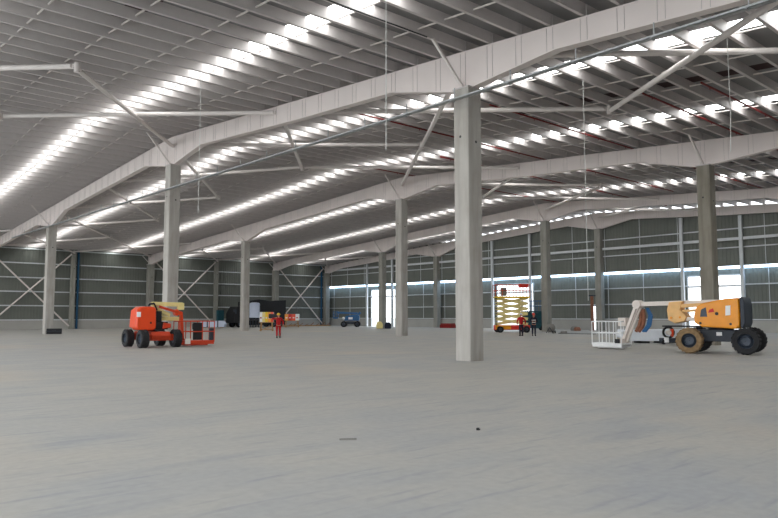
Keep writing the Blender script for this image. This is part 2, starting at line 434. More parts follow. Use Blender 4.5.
# rows of short bridging bars between purlins
for i, x in enumerate([-.8-4.94+2.47*k for k in range(29)]):
    if any(abs(x-f) < .8 for f in XF+[XW]) or x > 67: continue
    m = MB()
    for a, b in zip(PUR, PUR[1:]):
        if b-a > 1.5: continue
        m.bar((x, a+.02, top(a)+.24), (x, b-.01, top(b)+.24), .045, .045)
    tag(m.build('bridging_bars', 'tube'), 'broken line of short bars bridging from purlin to purlin', 'bar', 'bridging bar lines')

# ------------------------------------------------------------------ tubular roof bracing
NY = [4.46+12.44*k for k in range(8)]
NX = [-.8+9.88*k for k in range(8)]
zb = lambda y: min(12.37-.05*abs(y-RU), top(y)-.12)
seg = []
for k in range(7):
    for j in range(7):
        if j == 2 or k in (2, 6):
            seg += [((NX[j], NY[k]), (NX[j+1], NY[k+1])), ((NX[j], NY[k+1]), (NX[j+1], NY[k]))]
for i, ((xa, ya), (xb, yb)) in enumerate(seg):
    if xb < 5 : continue
    dx = (xb-xa); dy = (yb-ya); L = math.hypot(dx, dy)
    off = -.06 if (yb > ya) else .06
    p = Vector((xa, ya, zb(ya)+off)); q = Vector((xb, yb, zb(yb)+off)); d = (q-p).normalized()
    ea, eb = [.14 if abs((v+.8)/9.88 % 2 - 1) < .1 else .3 for v in (xa, xb)]
    m = MB().tube(p+d*(ea+.1), q-d*(eb+.1), .11, 12); m.bar(p+d*ea, p+d*(ea+.14), .05, .2); m.bar(q-d*(eb+.14), q-d*eb, .05, .2)
    tag(m.build('bracing_tube', 'tube', smooth=False), 'white round bracing tube slanting between roof beams under the purlins', 'brace', 'roof bracing tubes')
# node sleeves at mid bay
for j in (1, 3, 5):
    for k in range(8):
        if j == 3 or k in (2, 3, 6, 7):
            tag(MB().tube((NX[j], NY[k], zb(NY[k])-.2), (NX[j], NY[k], zb(NY[k])+.2), .12, 12).build('brace_node', 'tube'),
                'short white sleeve where roof bracing tubes meet in mid bay', 'connector', 'bracing tube joints')
# fly braces from purlins down to the foot of each beam haunch
for i, x in enumerate(XF+[XW]):
    for y in YC:
        for sx in (-1, 1):
            if i == 3 and sx == 1: continue
            if i == 2 and y == YC[0]: continue
            if y == YC[3]: q = (x+sx*.2, y-.1, HC[y]+.1); p = (x+sx*1.1, y+.2, 9.6)
            else: p = (x+sx*1.75, y+.05, top(y)+.1); q = (x+sx*.22, y+.02, HC[y]+.1)
            tag(MB().bar(p, q, .09, .09).build('fly_brace', 'tube'), 'thin strut running from a purlin down to the beam haunch above a column', 'strut', 'fly braces')
# X bracing on the end wall
for a, b, lb in ((XF[0], 28.86, 'left edge of the photo'), (XF[1], 48.62, 'bay behind the orange boom lift basket'), (XF[2], XW-.5, 'bay beside the far corner')):
    for n, (p, q) in enumerate((((a+.3, .35), (b-.35, 9.3)), ((a+.3, 9.3), (b-.35, .35)))):
        yy = 91.5+n*.19
        tag(MB().tube((p[0], yy, p[1]), (q[0], yy, q[1]), .09).build('wall_brace', 'tube'),
            'end wall cross tube %s rightward, %s' % ('rising' if n == 0 else 'falling', lb), 'brace', 'end wall cross bracing')

# ------------------------------------------------------------------ cable tray along the near beam
tr = empty('cable_tray', (18.22, 41, 9.36), 0, 'long galvanised cable tray slung in front of the near row of columns', 'cable tray')
m = MB(); y0, y1 = 3-41, 77-41
m.box(-.06, .12, y0, y1, 0, .015); m.box(-.06, -.045, y0, y1, 0, .07); m.box(.105, .12, y0, y1, 0, .07); m.build('tray', 'galv', tr)
m = MB()
for k in range(3): m.tube((-.01+.04*k, y0, .04), (-.01+.04*k, y1, .04), .015, 6)
m.build('cable', 'conduit', tr)
for yy in [4.2+2.55*k for k in range(28)]:
    m = MB().box(-.08, .14, yy-41-.03, yy-41+.03, -.03, 0).box(.12, .15, yy-41-.015, yy-41+.015, 0, .5)
    m.build('bracket', 'galv', tr)
# red sprinkler pipes and a dark conduit between the purlins
for y, xa, xb, lb in ((27.35, 20.5, 57, 'red pipe starting left of the foreground column top'), (21.3, 25.5, 66, 'red pipe passing over the white bracing tube right of the foreground column'),
                      (14.6, 28.2, 66, 'red pipe under the roof right of the bent bracing tube'), (12.0, 28.2, 66, 'red pipe closest to the upper right corner'),
                      (32.4, 34, 66, 'red pipe low between first and second beam'), (40.2, 33, 66, 'red pipe close to the roof ridge')):
    yy = min(PUR, key=lambda t: abs(t-y))+.5; z = top(yy)+.1
    m = MB().tube((xa, yy, z), (xb, yy, z), .045, 8)
    for xx in range(int(xa)+1, int(xb), 3): m.tube((xx, yy, z-.12), (xx, yy, z), .02, 6)
    tag(m.build('sprinkler_pipe', 'redpipe'), lb, 'pipe', 'sprinkler pipes')
tag(MB().tube((8.5, 16.9, top(16.9)+.06), (16.9, 16.9, top(16.9)+.06), .025, 8).build('conduit', 'conduit'), 'dark conduit clipped under a purlin, ending at the near beam left of the foreground column', 'conduit')
# hanging wires
def wire(pts, lb): tag(MB().path(pts, .012, 6).build('hanging_wire', 'wire'), lb, 'wire')
wire([(12.75, PUR[7], top(PUR[7])+.09), (12.75, PUR[7], 6.2)], 'pale wire hanging left of the foreground column, crossing the near beam')
wire([(13.47, PUR[17], top(PUR[17])+.09), (13.47, PUR[17], 5.9)], 'pale wire hanging in front of the column behind the orange lift')
wire([(23.28, PUR[3], top(PUR[3])+.09), (23.33, PUR[3], 8.2), (23.2, PUR[3], 6.9)], 'pale wire hanging near the upper right corner')
wire([(24.74, PUR[8], top(PUR[8])+.09), (24.74, PUR[8], 2.2)], 'long pale wire hanging right of the bent tube, almost to the floor')

# ------------------------------------------------------------------ machines
def tyre(parent, c, r, w, side, mt='tyre', rim='rim'):
    wroot = MB().wheel(c, [(r*.58, -w/2), (r*.93, -w/2), (r, -w/2+.06), (r, w/2-.06), (r*.93, w/2), (r*.58, w/2)], 32)
    for k in range(20):                                  # tread lugs
        t = 2*PI*k/20
        for sgn in (-1, 1):
            a = t+(.08 if sgn > 0 else 0)
            wroot.bar((c[0]+math.cos(a)*r*1.0, c[1]+sgn*.04, c[2]+math.sin(a)*r*1.0), (c[0]+math.cos(a+.12)*r*1.0, c[1]+sgn*(w/2-.02), c[2]+math.sin(a+.12)*r*1.0), .05, .04,
                      up=(math.cos(a), 0, math.sin(a)))
    t_ = wroot.build('wheel', mt, parent)
    y = c[1]+side*w*.1
    rm = MB().wheel(c, [(.02, side*.06), (r*.3, side*.08), (r*.36, side*.14), (r*.52, side*.02), (r*.6, side*w*.45), (r*.6, -side*w*.4), (.02, -side*w*.4)], 24)
    for k in range(6): rm.tube((c[0]+.2*r*math.cos(k*PI/3), c[1]+side*.06, c[2]+.2*r*math.sin(k*PI/3)), (c[0]+.2*r*math.cos(k*PI/3), c[1]+side*.1, c[2]+.2*r*math.sin(k*PI/3)), .02, 6)
    rm.build('rim', rim, t_)
    return t_
def basket(parent, x0, x1, y0, y1, z0, h, mt, r=.028, posts=4, panel=None):
    b = MB().box(x0, x1, y0, y1, z0, z0+.14).box(x0+.3, x1-.3, y0+.1, y1-.1, z0-.06, z0).box(x0-.02, x1+.02, y0-.02, y1+.02, z0+.1, z0+.2)
    fl = b.build('basket_floor', mt, parent, bevel=.015)
    m = MB(); zt = z0+h
    for z in (z0+.14+h*.0, z0+h*.55, zt):
        m.path([(x0, y0, z), (x1, y0, z), (x1, y1, z), (x0, y1, z), (x0, y0, z)], r, 8)
    for i in range(posts+1):
        x = x0+(x1-x0)*i/posts
        for y in (y0, y1): m.tube((x, y, z0+.1), (x, y, zt), r, 8)
    m.build('guard_rail', mt, parent)
    return fl

# ---- orange boom lift
o = empty('boom_lift', (15.15, 35.45, 0), math.radians(-9), 'orange articulated boom lift with cream arms, parked at the left with its basket lowered', 'boom lift')
cao = math.radians(98)
def rloc(x, y, z, a=cao): return (x*math.cos(a)-y*math.sin(a), x*math.sin(a)+y*math.cos(a), z)
def rot(mb, a=cao): mb.v = [rloc(*v, a) for v in mb.v]; return mb
for sx in (-1.0, 1.0):
    for sy in (-.86, .86):
        w = tyre(o, (0, 0, 0), .44, .38, 1 if sy > 0 else -1); w.location = rloc(sx, sy, .45); w.rotation_euler.z = cao
rot(MB().prism([(-1.15, .42), (1.15, .42), (1.25, .6), (1.1, .8), (-1.1, .8), (-1.25, .6)], -.5, .5).box(-1.12, -.9, -.7, .7, .35, .68).box(.9, 1.12, -.7, .7, .35, .68)).build('chassis', 'orangedk', o, bevel=.03)
rot(MB().tube((-1, -.8, .45), (-1, .8, .45), .09).tube((1, -.8, .45), (1, .8, .45), .09)).build('axle', 'dark', o)
MB().tube((-.1, 0, .78), (0, 0, .92), .5, 24).build('slew_ring', 'black', o)
def bx(mb): mb.v = [(x*.66+.14, y, z) for x, y, z in mb.v]; return mb
def ox(mb): mb.v = [(x*.8+.16, y, z) for x, y, z in mb.v]; return mb
b = MB().prism([(-1.45, 1.0), (-1.25, .86), (-.35, .86), (-.2, 1.0), (-.2, 1.95), (-.4, 2.08), (-1.2, 2.08), (-1.45, 1.9)], -.86, .25)
h = ox(b).build('engine_hood', 'orange', o, bevel=.1)
ox(MB().box(-1.43, -1.18, -.878, -.86, 1.55, 1.8)).build('hood_sticker', 'white', h)
ox(MB().box(-.6, -.5, -.88, -.86, 1.2, 1.3)).build('hood_latch', 'black', h)
ox(MB().prism([(-1.4, 1.0), (-.3, .86), (-.3, 1.8), (-1.3, 1.95)], .32, .9)).build('counter_hood', 'orange', o, bevel=.08)
ox(MB().box(-.18, .62, -.62, .6, .9, 1.3).box(-.16, .25, -.5, .5, 1.3, 1.85)).build('engine_bay', 'black', o, bevel=.03)
ox(MB().prism([(.25, .95), (.75, .98), (.75, 1.2), (.3, 1.25)], -.8, -.45)).build('control_box', 'orangedk', o, bevel=.03)
ox(MB().path([(-.55, -.3, 2.05), (-.5, -.3, 2.2), (-.2, -.3, 2.25), (.0, -.3, 1.9)], .05)).build('hydraulic_hose', 'black', o)
bx(MB().bar((-.35, -.1, 2.22), (2.1, -.1, 2.2), .2, .22).bar((1.7, -.1, 2.1), (2.2, -.1, 2.1), .26, .36)).build('upper_boom', 'cream', o, bevel=.02)
bx(MB().bar((-.3, -.1, 2.1), (1.1, -.1, 1.62), .2, .2)).build('lower_boom', 'cream', o, bevel=.02)
bx(MB().bar((.45, -.1, 1.45), (1.9, -.1, 1.45), .2, .2).bar((.2, -.1, 1.75), (1.3, -.1, 1.35), .12, .1)).build('tower_boom', 'cream', o, bevel=.02)
bx(MB().bar((.2, -.26, 2.08), (1.7, -.26, 1.78), .12, .13)).build('lift_cylinder', 'orangedk', o)
bx(MB().tube((1.6, -.3, 1.78), (1.6, .15, 1.78), .17, 16).bar((1.45, -.15, 1.8), (2.0, -.15, 1.72), .24, .2).bar((1.98, -.15, 1.8), (2.15, -.15, .35), .22, .2).bar((1.8, -.35, 1.6), (1.85, -.35, .3), .06, .08)).build('jib', 'orange', o, bevel=.02)
bk = bx(MB().bar((2.0, -.3, .35), (2.3, -.3, .25), .2, .22)).build('basket_mount', 'orangedk', o)
basket(o, 1.1, 3.0, -.95, -.1, .12, 1.2, 'orangedk', .025, 3)
ox(MB().box(2.15, 2.75, -.93, -.86, .35, 1.25).box(2.2, 2.7, -.86, -.6, .9, 1.2)).build('control_panel', 'black', o, bevel=.03)
ox(MB().box(1.6, 1.95, -1.02, -.97, .14, .42)).build('warning_plate', 'offwhite', o)
ox(MB().box(3.3, 3.55, -.9, -.65, .2, .95)).build('tool_tray', 'dark', o, bevel=.02)

# ---- amber boom lift
o = empty('boom_lift', (30.75, 13.0, 0), 0, 'amber yellow articulated boom lift with off-white arms and basket, at the right', 'boom lift')
ca = math.radians(-76)
ch = bpy.data.objects.new('undercarriage', None)
def loc(x, y, z):  # chassis frame to lift frame
    return (x*math.cos(ca)-y*math.sin(ca), x*math.sin(ca)+y*math.cos(ca), z)
for sx in (-1.08, 1.08):
    for sy in (-1.02, 1.02):
        w = tyre(o, (0, 0, 0), .53, .4, -1 if sy < 0 else 1, 'muddy' if (sx < 0 and sy < 0) else 'tyre')
        w.location = loc(sx, sy, .55); w.rotation_euler.z = ca
def cb(mb): mb.v = [loc(*v) for v in mb.v]; return mb
cb(MB().prism([(-1.3, .5), (1.3, .5), (1.35, .8), (.9, 1.0), (-.9, 1.0), (-1.35, .8)], -.55, .55)).build('chassis', 'dark', o, bevel=.03)
cb(MB().tube((-1.08, -.9, .55), (-1.08, .9, .55), .1).tube((1.08, -.9, .55), (1.08, .9, .55), .1)).build('axle', 'black', o)
cb(MB().box(-.1, .12, -.58, -.54, .75, .9)).build('spirit_level', 'white', o)
MB().tube((0, 0, .95), (0, 0, 1.08), .5, 24).build('slew_ring', 'black', o)
# turret frame: s toward the basket (+Y), outward side toward the camera (-X)
def tp(poly, x0, x1):            # polygon in (Y, Z) extruded along X
    mb = MB().prism(poly, x0, x1); mb.v = [(y, x, z) for x, y, z in mb.v]; return mb
h = tp([(-1.14, 1.15), (-1.0, 1.05), (.4, 1.12), (.72, 1.3), (.74, 1.6), (.62, 2.0), (.3, 2.14), (-.6, 2.3), (-1.14, 2.33)], -.95, -.3).build('engine_hood', 'amber', o, bevel=.06)
tp([(.15, 1.55), (.45, 1.55), (.4, 1.85), (.2, 1.95)], -.965, -.95).build('air_grille', 'rim', h)
tp([(-.8, 1.62), (-.6, 1.6), (-.62, 2.0), (-.82, 2.02)], -.965, -.95).build('hood_sticker', 'white', h)
MB().tube((-.97, -.25, 1.68), (-.94, -.25, 1.68), .07, 12).tube((-.97, -.8, 1.25), (-.94, -.8, 1.25), .05, 12).tube((-.97, .45, 1.28), (-.94, .45, 1.28), .05, 12).build('vent_hole', 'conduit', h)
tp([(-.15, 1.75), (.1, 1.72), (.05, 1.85), (-.1, 1.9)], -.965, -.95).build('logo_patch', 'redplastic', h)
tp([(-.8, 1.12), (.35, 1.1), (.5, 1.6), (.1, 2.05), (-.8, 2.2)], .25, .7).build('counter_hood', 'amber', o, bevel=.06)
tp([(-1.36, 1.3), (-1.28, 1.1), (-1.16, 1.1), (-1.16, 2.36), (-1.28, 2.36), (-1.36, 2.1)], -.92, -.1).build('counterweight', 'dark', o, bevel=.06)
MB().box(-.2, .2, -.9, .3, 1.08, 2.2).build('turret_plate', 'dark', o)
MB().box(-.7, -.1, .45, 2.3, 1.1, 1.16).build('ground_control_tray', 'black', o, bevel=.02)
MB().bar((-.05, -.6, 2.2), (-.05, 3.87, 2.13), .2, .2).build('upper_boom', 'offwhite', o, bevel=.02)
MB().bar((-.3, .3, 2.08), (-.3, 1.7, 2.02), .12, .16).bar((-.3, -.1, 1.88), (-.3, 1.5, 1.8), .1, .12).build('linkage_arm', 'peach', o, bevel=.01)
MB().bar((-.25, .3, 1.45), (-.25, 1.7, 1.45), .16, .17).build('lower_boom', 'offwhite', o, bevel=.02)
k = tp([(1.3, 1.55), (1.4, 1.35), (1.85, 1.25), (2.15, 1.4), (2.2, 1.85), (2.1, 2.2), (1.5, 2.24), (1.6, 1.85)], -.4, .1).build('knuckle', 'peach', o, bevel=.03)
MB().tube((-.42, 2.0, 1.5), (-.38, 2.0, 1.5), .06, 12).tube((-.42, 1.6, 1.52), (-.38, 1.6, 1.52), .05, 12).build('pin', 'amber', k)
MB().tube((-.28, 3.75, 2.12), (.15, 3.75, 2.12), .2, 18).build('elbow', 'offwhite', o)
MB().bar((-.22, 3.77, 2.1), (-.22, 4.55, .3), .1, .14).bar((-.05, 3.65, 2.0), (-.05, 4.4, .35), .1, .12).build('jib', 'offwhite', o, bevel=.01)
MB().bar((-.14, 3.72, 1.95), (-.14, 4.45, .45), .07, .07).build('jib_cylinder', 'offwhite', o)
m = MB()
for k in range(4): m.path([(.05*k, 3.3+.05*k, 1.95), (.05*k, 3.12+.07*k, 1.6), (.05*k, 3.2+.08*k, 1.15), (.05*k, 3.45+.08*k, .85)], .045)
m.build('blue_hose', 'blue', o)
MB().path([(.1, 3.6, 1.9), (.1, 3.55, 1.5), (.1, 3.65, 1.1), (.1, 3.85, .85)], .09).path([(.1, 3.72, 1.9), (.1, 3.72, 1.5), (.1, 3.84, 1.1), (.1, 4.0, .85)], .08).build('rust_hose', 'rust', o)
MB().box(-.45, .2, 4.4, 4.65, .15, .5).build('basket_mount', 'offwhite', o, bevel=.02)
basket(o, -.55, .35, 4.4, 5.95, .1, 1.22, 'white', .025, 1)
for yy in (4.79, 5.18, 5.56):
    for x in (-.55, .35): MB().tube((x, yy, .2), (x, yy, 1.3), .022, 8).build('rail_post', 'white', o)
MB().box(-.3, .2, 4.3, 4.7, 1.1, 1.5).build('platform_console', 'offwhite', o, bevel=.03)
MB().box(-.6, -.5, 4.5, 4.7, .3, .5).build('foot_switch', 'black', o)

# ---- tall scissor lift
def scissor_lift(loc_, rz, L, Wd, H, stages, mbase, marm, mrail, lab, railh=1.1, deck='yellow'):
    o = empty('scissor_lift', loc_, rz, lab, 'scissor lift')
    MB().box(-L/2, L/2, -Wd/2+.15, Wd/2-.15, .25, .7).build('chassis', mbase, o, bevel=.03)
    for sx in (-L/2+.4, L/2-.4):
        for sy in (-Wd/2, Wd/2): tyre(o, (sx, sy, .3), .3, .24, 1 if sy > 0 else -1)
    z0 = .8; dz = (H-z0)/stages; a = L/2-.15
    for i in range(stages):
        for sy in (-.35, .35):
            for s in (-1, 1):
                z = z0+i*dz
                MB().bar((-a*s, sy+s*.05, z), (a*s, sy+s*.05, z+dz), .07, .24).build('scissor_arm', marm, o)
    m = MB()
    for i in range(stages+1):
        for s in (-a, a): m.tube((s, -.45, z0+i*dz), (s, .45, z0+i*dz), .05, 8)
    m.build('pivot_pins', 'dark', o)
    MB().box(-L/2, L/2, -Wd/2+.1, Wd/2-.1, H+.03, H+.2).build('platform', deck, o, bevel=.02)
    m = MB(); zt = H+.2+railh
    for z in (H+.2+railh*.5, zt): m.path([(-L/2, -Wd/2+.1, z), (L/2, -Wd/2+.1, z), (L/2, Wd/2-.1, z), (-L/2, Wd/2-.1, z), (-L/2, -Wd/2+.1, z)], .03, 8)
    for i in range(6):
        for y in (-Wd/2+.1, Wd/2-.1): m.tube((-L/2+L*i/5, y, H+.2), (-L/2+L*i/5, y, zt), .03, 8)
    m.build('guard_rail', mrail, o)
    return o
o = scissor_lift((53.75, 42.45, 0), math.radians(-41), 3.3, 1.6, 3.25, 5, 'redplastic', 'cream', 'orangedk', 'raised scissor lift with cream arms and red base in front of the bright middle door')
MB().box(-1.68, -.2, -.67, -.64, .3, .68).build('chassis_panel', 'amber', o)
MB().box(.75, 1.6, -.4, .4, 4.3, 4.65).build('red_panel', 'redplastic', o)
MB().box(-1.0, -.5, -.3, .3, 3.5, 4.3).build('control_cabinet', 'greybag', o)
bl = scissor_lift((62.75, 46.5, 0), math.radians(-45), 2.6, 1.6, 1.9, 3, 'teal', 'teal', 'blue', 'blue scissor lift with blue guard rails behind the two workers', 1.1, 'teal')
MB().box(-1.25, 1.25, -.3, .3, .7, 1.9).build('folded_arm_stack', 'teal', bl, bevel=.03)

# ---- far blue boom lift
o = empty('boom_lift', (62.9, 78.6, 0), math.radians(-41.8), 'small dark blue boom lift parked far away, left of the farthest door', 'boom lift')
for sx in (-.95, .95):
    for sy in (-.85, .85): tyre(o, (sx, sy, .42), .42, .35, 1 if sy > 0 else -1)
MB().box(-1.2, 1.2, -.45, .45, .4, .8).build('chassis', 'dark', o, bevel=.03)
MB().prism([(-.9, .9), (1.2, .9), (1.3, 1.5), (1.0, 1.8), (-.7, 1.6)], -.7, .7).build('engine_hood', 'blue', o, bevel=.06)
MB().bar((1.0, 0, 1.95), (-2.0, 0, 2.05), .25, .28).bar((1.0, .0, 1.7), (1.4, 0, 2.1), .3, .3).build('boom', 'blue', o, bevel=.02)
MB().box(-.3, .3, -.75, -.7, 1.1, 1.4).build('hood_sticker', 'white', o)
MB().sphere((-1.0, -.6, 1.25), .2).build('work_lamp', 'white', o)
basket(o, -2.5, -1.8, -.5, .5, 1.2, 1.0, 'blue', .03, 2)

# ------------------------------------------------------------------ black lorry and its neighbours
o = empty('lorry', (53.7, 88.0, 0), 0, 'black lorry with a dark box body at the end wall', 'lorry')
MB().box(-3.0, 3.6, -1.0, -.9, .3, .8).box(-3.9, 3.6, -1.15, 1.15, .75, 1.0).build('chassis', 'black', o)
MB().prism([(-4.9, .6), (-3.2, .6), (-3.2, 2.9), (-4.3, 2.9), (-4.9, 1.9)], -1.15, 1.15).build('cab', 'black', o, bevel=.08)
MB().prism([(-3.0, 1.05), (3.6, 1.05), (3.6, 3.9), (1.0, 3.75), (-1.0, 3.95), (-3.0, 3.6)], -1.2, 1.2).build('box_body', 'black', o, bevel=.05)
MB().box(-4.75, -4.5, -1.16, -.6, 1.9, 2.5).build('side_window', 'dark', o)
for x in (-4.0, 1.6, 2.7):
    for sy in (-1.0, 1.0): tyre(o, (x, sy, .48), .48, .32, 1 if sy > 0 else -1)
t = empty('storage_tank', (51.3, 85.6, 0), 0, 'pale lavender upright tank on a dark stand beside the black lorry', 'tank')
MB().tube((0, 0, 1.35), (0, 0, 3.3), .72, 28).sphere((0, 0, 3.3), .72, .25).build('vessel', 'tank', t)
m = MB()
for a in range(4): m.bar((.6*math.cos(a*PI/2+.7), .6*math.sin(a*PI/2+.7), 0), (.6*math.cos(a*PI/2+.7), .6*math.sin(a*PI/2+.7), 1.35), .1, .1)
m.box(-.75, .75, -.75, .75, 1.25, 1.35); m.build('stand', 'dark', t)
o = empty('panel_pack', (45.4, 86.4, 0), math.radians(-41.8), 'low pale pack of wrapped panels seen through the orange basket, near the end wall', 'pack')
MB().prism([(-1.7, .1), (1.6, .1), (1.75, .5), (1.4, .95), (-1.6, .9)], -.6, .6).build('wrapping', 'tank', o, bevel=.06)
MB().box(-.7, -.55, -.63, .63, .08, .96).box(.7, .85, -.63, .63, .08, .96).build('strap', 'dark', o)
for x in (-1.2, 0, 1.2): MB().box(x-.1, x+.1, -.6, .6, 0, .1).build('bearer', 'wood', o)
o = empty('cabinet', (48.2, 89.7, 0), 0, 'dark teal upright cabinet against the slim post left of the black lorry', 'cabinet')
MB().box(-.45, .45, -.3, .3, .1, 2.4).build('body', 'teal', o, bevel=.02); MB().box(-.42, .42, -.32, -.3, .15, 2.35).build('door', 'teal', o); MB().box(-.45, .45, -.28, .28, 0, .1).build('plinth', 'black', o)

# trestles with rows of coloured boxes
def box_row(loc_, rz, cols, w, d, h, z, lab):
    t = empty('trestle', loc_, rz, 'timber trestle carrying the '+lab, 'trestle')
    n = len(cols); L = n*w
    MB().box(-L/2-.05, L/2+.05, -d/2, d/2, z-.06, z).build('top', 'wood', t)
    for x in (-L/2+.1, L/2-.1):
        for y in (-d/2+.05, d/2-.05): MB().bar((x, y, 0), (x*.9, y, z-.06), .09, .09).build('leg', 'wood', t)
    MB().bar((-L/2+.1, -d/2+.05, .2), (L/2-.1, -d/2+.05, .2), .05, .1).bar((-L/2, -d/2+.05, .05), (L/2, -d/2+.05, .6), .05, .08).build('brace', 'wood', t)
    for i, (c, cn) in enumerate(cols):
        x = -L/2+w*(i+.5); p = Matrix.Rotation(rz, 3, 'Z') @ Vector((x, 0, 0))
        b = MB().box(-w/2+.01, w/2-.01, -d/2, d/2, 0, h).build('upright_box', c, bevel=.02, loc=(loc_[0]+p.x, loc_[1]+p.y, z+.001), rz=rz)
        MB().box(-w/4, w/4, -d/2-.006, -d/2, h*.35, h*.5).build('box_tape', 'offwhite' if cn != 'white' else 'red', b)
        tag(b, '%s upright box in the %s' % (cn, lab), 'box', lab)
box_row((39.6, 63.6, 0), math.radians(-41.8), [('white', 'white'), ('cream', 'cream'), ('yellow', 'yellow'), ('amber', 'amber'), ('orange', 'orange'), ], .29, .5, 1.05, .95, 'row of five coloured boxes left of the worker in red')
box_row((55.35, 82.3, 0), math.radians(-41.8), [('amber', 'amber'), ('redplastic', 'red'), ('orange', 'orange'), ('white', 'white')], .5, .6, .9, .95, 'farther row of boxes right of the worker in red')

# pallets along the end wall
pal = None
for i in range(10):
    x = 57.9+1.02*i; y = 90.1
    if pal is None:
        pal = empty('timber_pallet', (x, y, 0), 0)
        for yy in (-.55, 0, .55): MB().box(-.45, .45, yy-.05, yy+.05, 0, .1).build('bearer', 'wood', pal)
        for k in range(5): MB().box(-.42+.19*k, -.3+.19*k, -.6, .6, .1, .13).build('board', 'wood', pal)
        MB().bar((-.3, -.55, .13), (.3, -.5, .42), .08, .06).build('loose_lath', 'rust', pal)
        p = pal
    else: p = copy_tree(pal)
    p.location = (x, y, 0); p.rotation_euler.z = random.uniform(-.12, .12); p.scale.z = random.uniform(.8, 1.4)
    tag(p, 'low brown timber pallet with a loose lath in the line along the end wall', 'pallet', 'timber pallets along the end wall')

# ------------------------------------------------------------------ small things on the floor
o = empty('equipment_case', (19.2, 65.6, 0), math.radians(-20), 'small black box on the floor at the foot of the leftmost column', 'box')
MB().box(-.6, .6, -.35, .35, .03, .5).build('body', 'black', o, bevel=.03); MB().box(-.62, .62, -.37, .37, .25, .29).build('lid_seam', 'dark', o)
MB().path([(-.15, -.36, .36), (-.15, -.41, .36), (.15, -.41, .36), (.15, -.36, .36)], .015).build('handle', 'dark', o)

o = empty('cement_mixer', (53.2, 37.6, 0), .4, 'grey portable mixer with bags right of the grey column, cable trailing on the floor', 'mixer')
m = MB().wheel((0, 0, .5), [(.12, -.4), (.34, -.28), (.4, 0), (.34, .22), (.2, .34), (.12, .34)], 20); m.build('drum', 'greybag', o)
m = MB()
for sx in (-1, 1): m.path([(sx*.45, -.3, .05), (sx*.45, 0, .55), (sx*.45, .3, .05)], .03)
m.path([(-.45, 0, .5), (.45, 0, .5)], .03); m.build('frame', 'dark', o)
for sx in (-.45, .45): tag(MB().wheel((sx, -.3, .13), [(.02, -.03), (.13, -.03), (.13, .03), (.02, .03)], 16).build('wheel', 'tyre', o))
tag(MB().box(-.3, .3, -.45, .1, .0, .22).build('cement_bag', 'greybag', bevel=.08, loc=(53.9, 36.9, 0), rz=.5), 'grey cement bag lying beside the portable mixer', 'bag')
tag(MB().path([(53.5, 37.0, .02), (53.6, 35.6, .02), (53.2, 34.4, .02), (53.5, 33.2, .02)], .03).build('power_cable', 'conduit'), 'dark cable trailing right from the portable mixer', 'cable')

o = empty('rusty_post', (67.0, 41.95, 0), 0, 'rust brown steel post with a cap beside the narrow bright door', 'post')
MB().box(-.12, .12, -.12, .12, .02, 3.7).build('shaft', 'rust', o); MB().box(-.3, .3, -.3, .3, 0, .02).build('base_plate', 'rust', o); MB().box(-.28, .28, -.28, .28, 3.7, 3.82).build('cap', 'dark', o)
for i, (x, y, s) in enumerate(((64.6, 42.6, .35), (64.0, 41.9, .3))):
    o = MB().prism([(-s, 0), (s, 0), (s*.8, s*.9), (0, s*1.4), (-s*.9, s*.8)], -s, s).build('rubble_sack', 'rust' if i else 'greybag', bevel=.08, loc=(x, y, 0), rz=i)
    tag(o, ['grey rubble sack at the foot of the rusty post', 'brown rubble sack in front of the grey one near the rusty post'][i], 'sack')

# bundles at the foot of the far column
for i, (dx, dy, m_, z, lb) in enumerate(((-.91, -.47, 'yellow', .9, 'dull yellow bundle at the foot of the column before the farthest door'), (-.12, -1.17, 'navy', .8, 'dark jacket bundle hanging at the foot of the column before the farthest door'))):
    o = MB().prism([(-.4, 0), (.4, 0), (.45, z*.6), (.2, z), (-.3, z*.95), (-.42, z*.5)], -.3, .3).build('bundle', m_ if i else 'cream', bevel=.1, loc=(58.5+dx, 66.7+dy, 0), rz=-.7)
    tag(o, lb, 'bundle')
o = MB().box(-1.0, 1.0, -.5, .5, 0, .45).box(-.9, .9, -.45, .45, .45, .6).build('red_stack', 'redpipe', bevel=.03, loc=(67.0, 63.4, 0), rz=PI/2)
tag(o, 'low dull red stack at the door wall, just left of the foreground column', 'stack')

# compressor and white wrapped pack behind the amber lift
o = empty('wrapped_pack', (39.6, 20.2, 0), math.radians(-41.8), 'long low pack in pale sheeting on dark bearers behind the amber lift', 'pack')
MB().prism([(-2.5, .35), (-2.0, .12), (2.4, .12), (2.45, .78), (-2.4, .8)], -.6, .6).build('sheeting', 'foil', o, bevel=.04)
m = MB()
for x in (-1.2, 0, 1.2): m.box(x-.25, x+.25, -.65, .6, 0, .12)
m.build('bearer', 'black', o)
o = empty('compressor', (38.15, 19.05, 0), math.radians(-41.8), 'small wheeled compressor with a black ring and white tanks behind the amber lift', 'compressor')
MB().wheel((0, 0, .66), [(.24, -.05), (.34, -.05), (.34, .05), (.24, .05)], 28).build('hose_reel', 'black', o)
MB().tube((0, -.12, .64), (0, .12, .64), .13, 16).build('motor', 'offwhite', o); MB().box(.14, .24, -.12, .12, .42, .85).build('motor_guard', 'orange', o)
MB().box(-.45, .45, -.25, .25, .08, .34).build('frame', 'dark', o, bevel=.03)
for x in (-.25, .62): MB().tube((x, -.32, .1), (x, -.32, .38), .13, 16).build('tank', 'white', o)
MB().box(.75, 1.3, -.25, .25, 0, .34).build('battery_box', 'black', o, bevel=.03)
for x in (-.4, .4): MB().wheel((x, -.3, .12), [(.02, -.04), (.12, -.04), (.12, .04), (.02, .04)], 16).build('wheel', 'tyre', o)
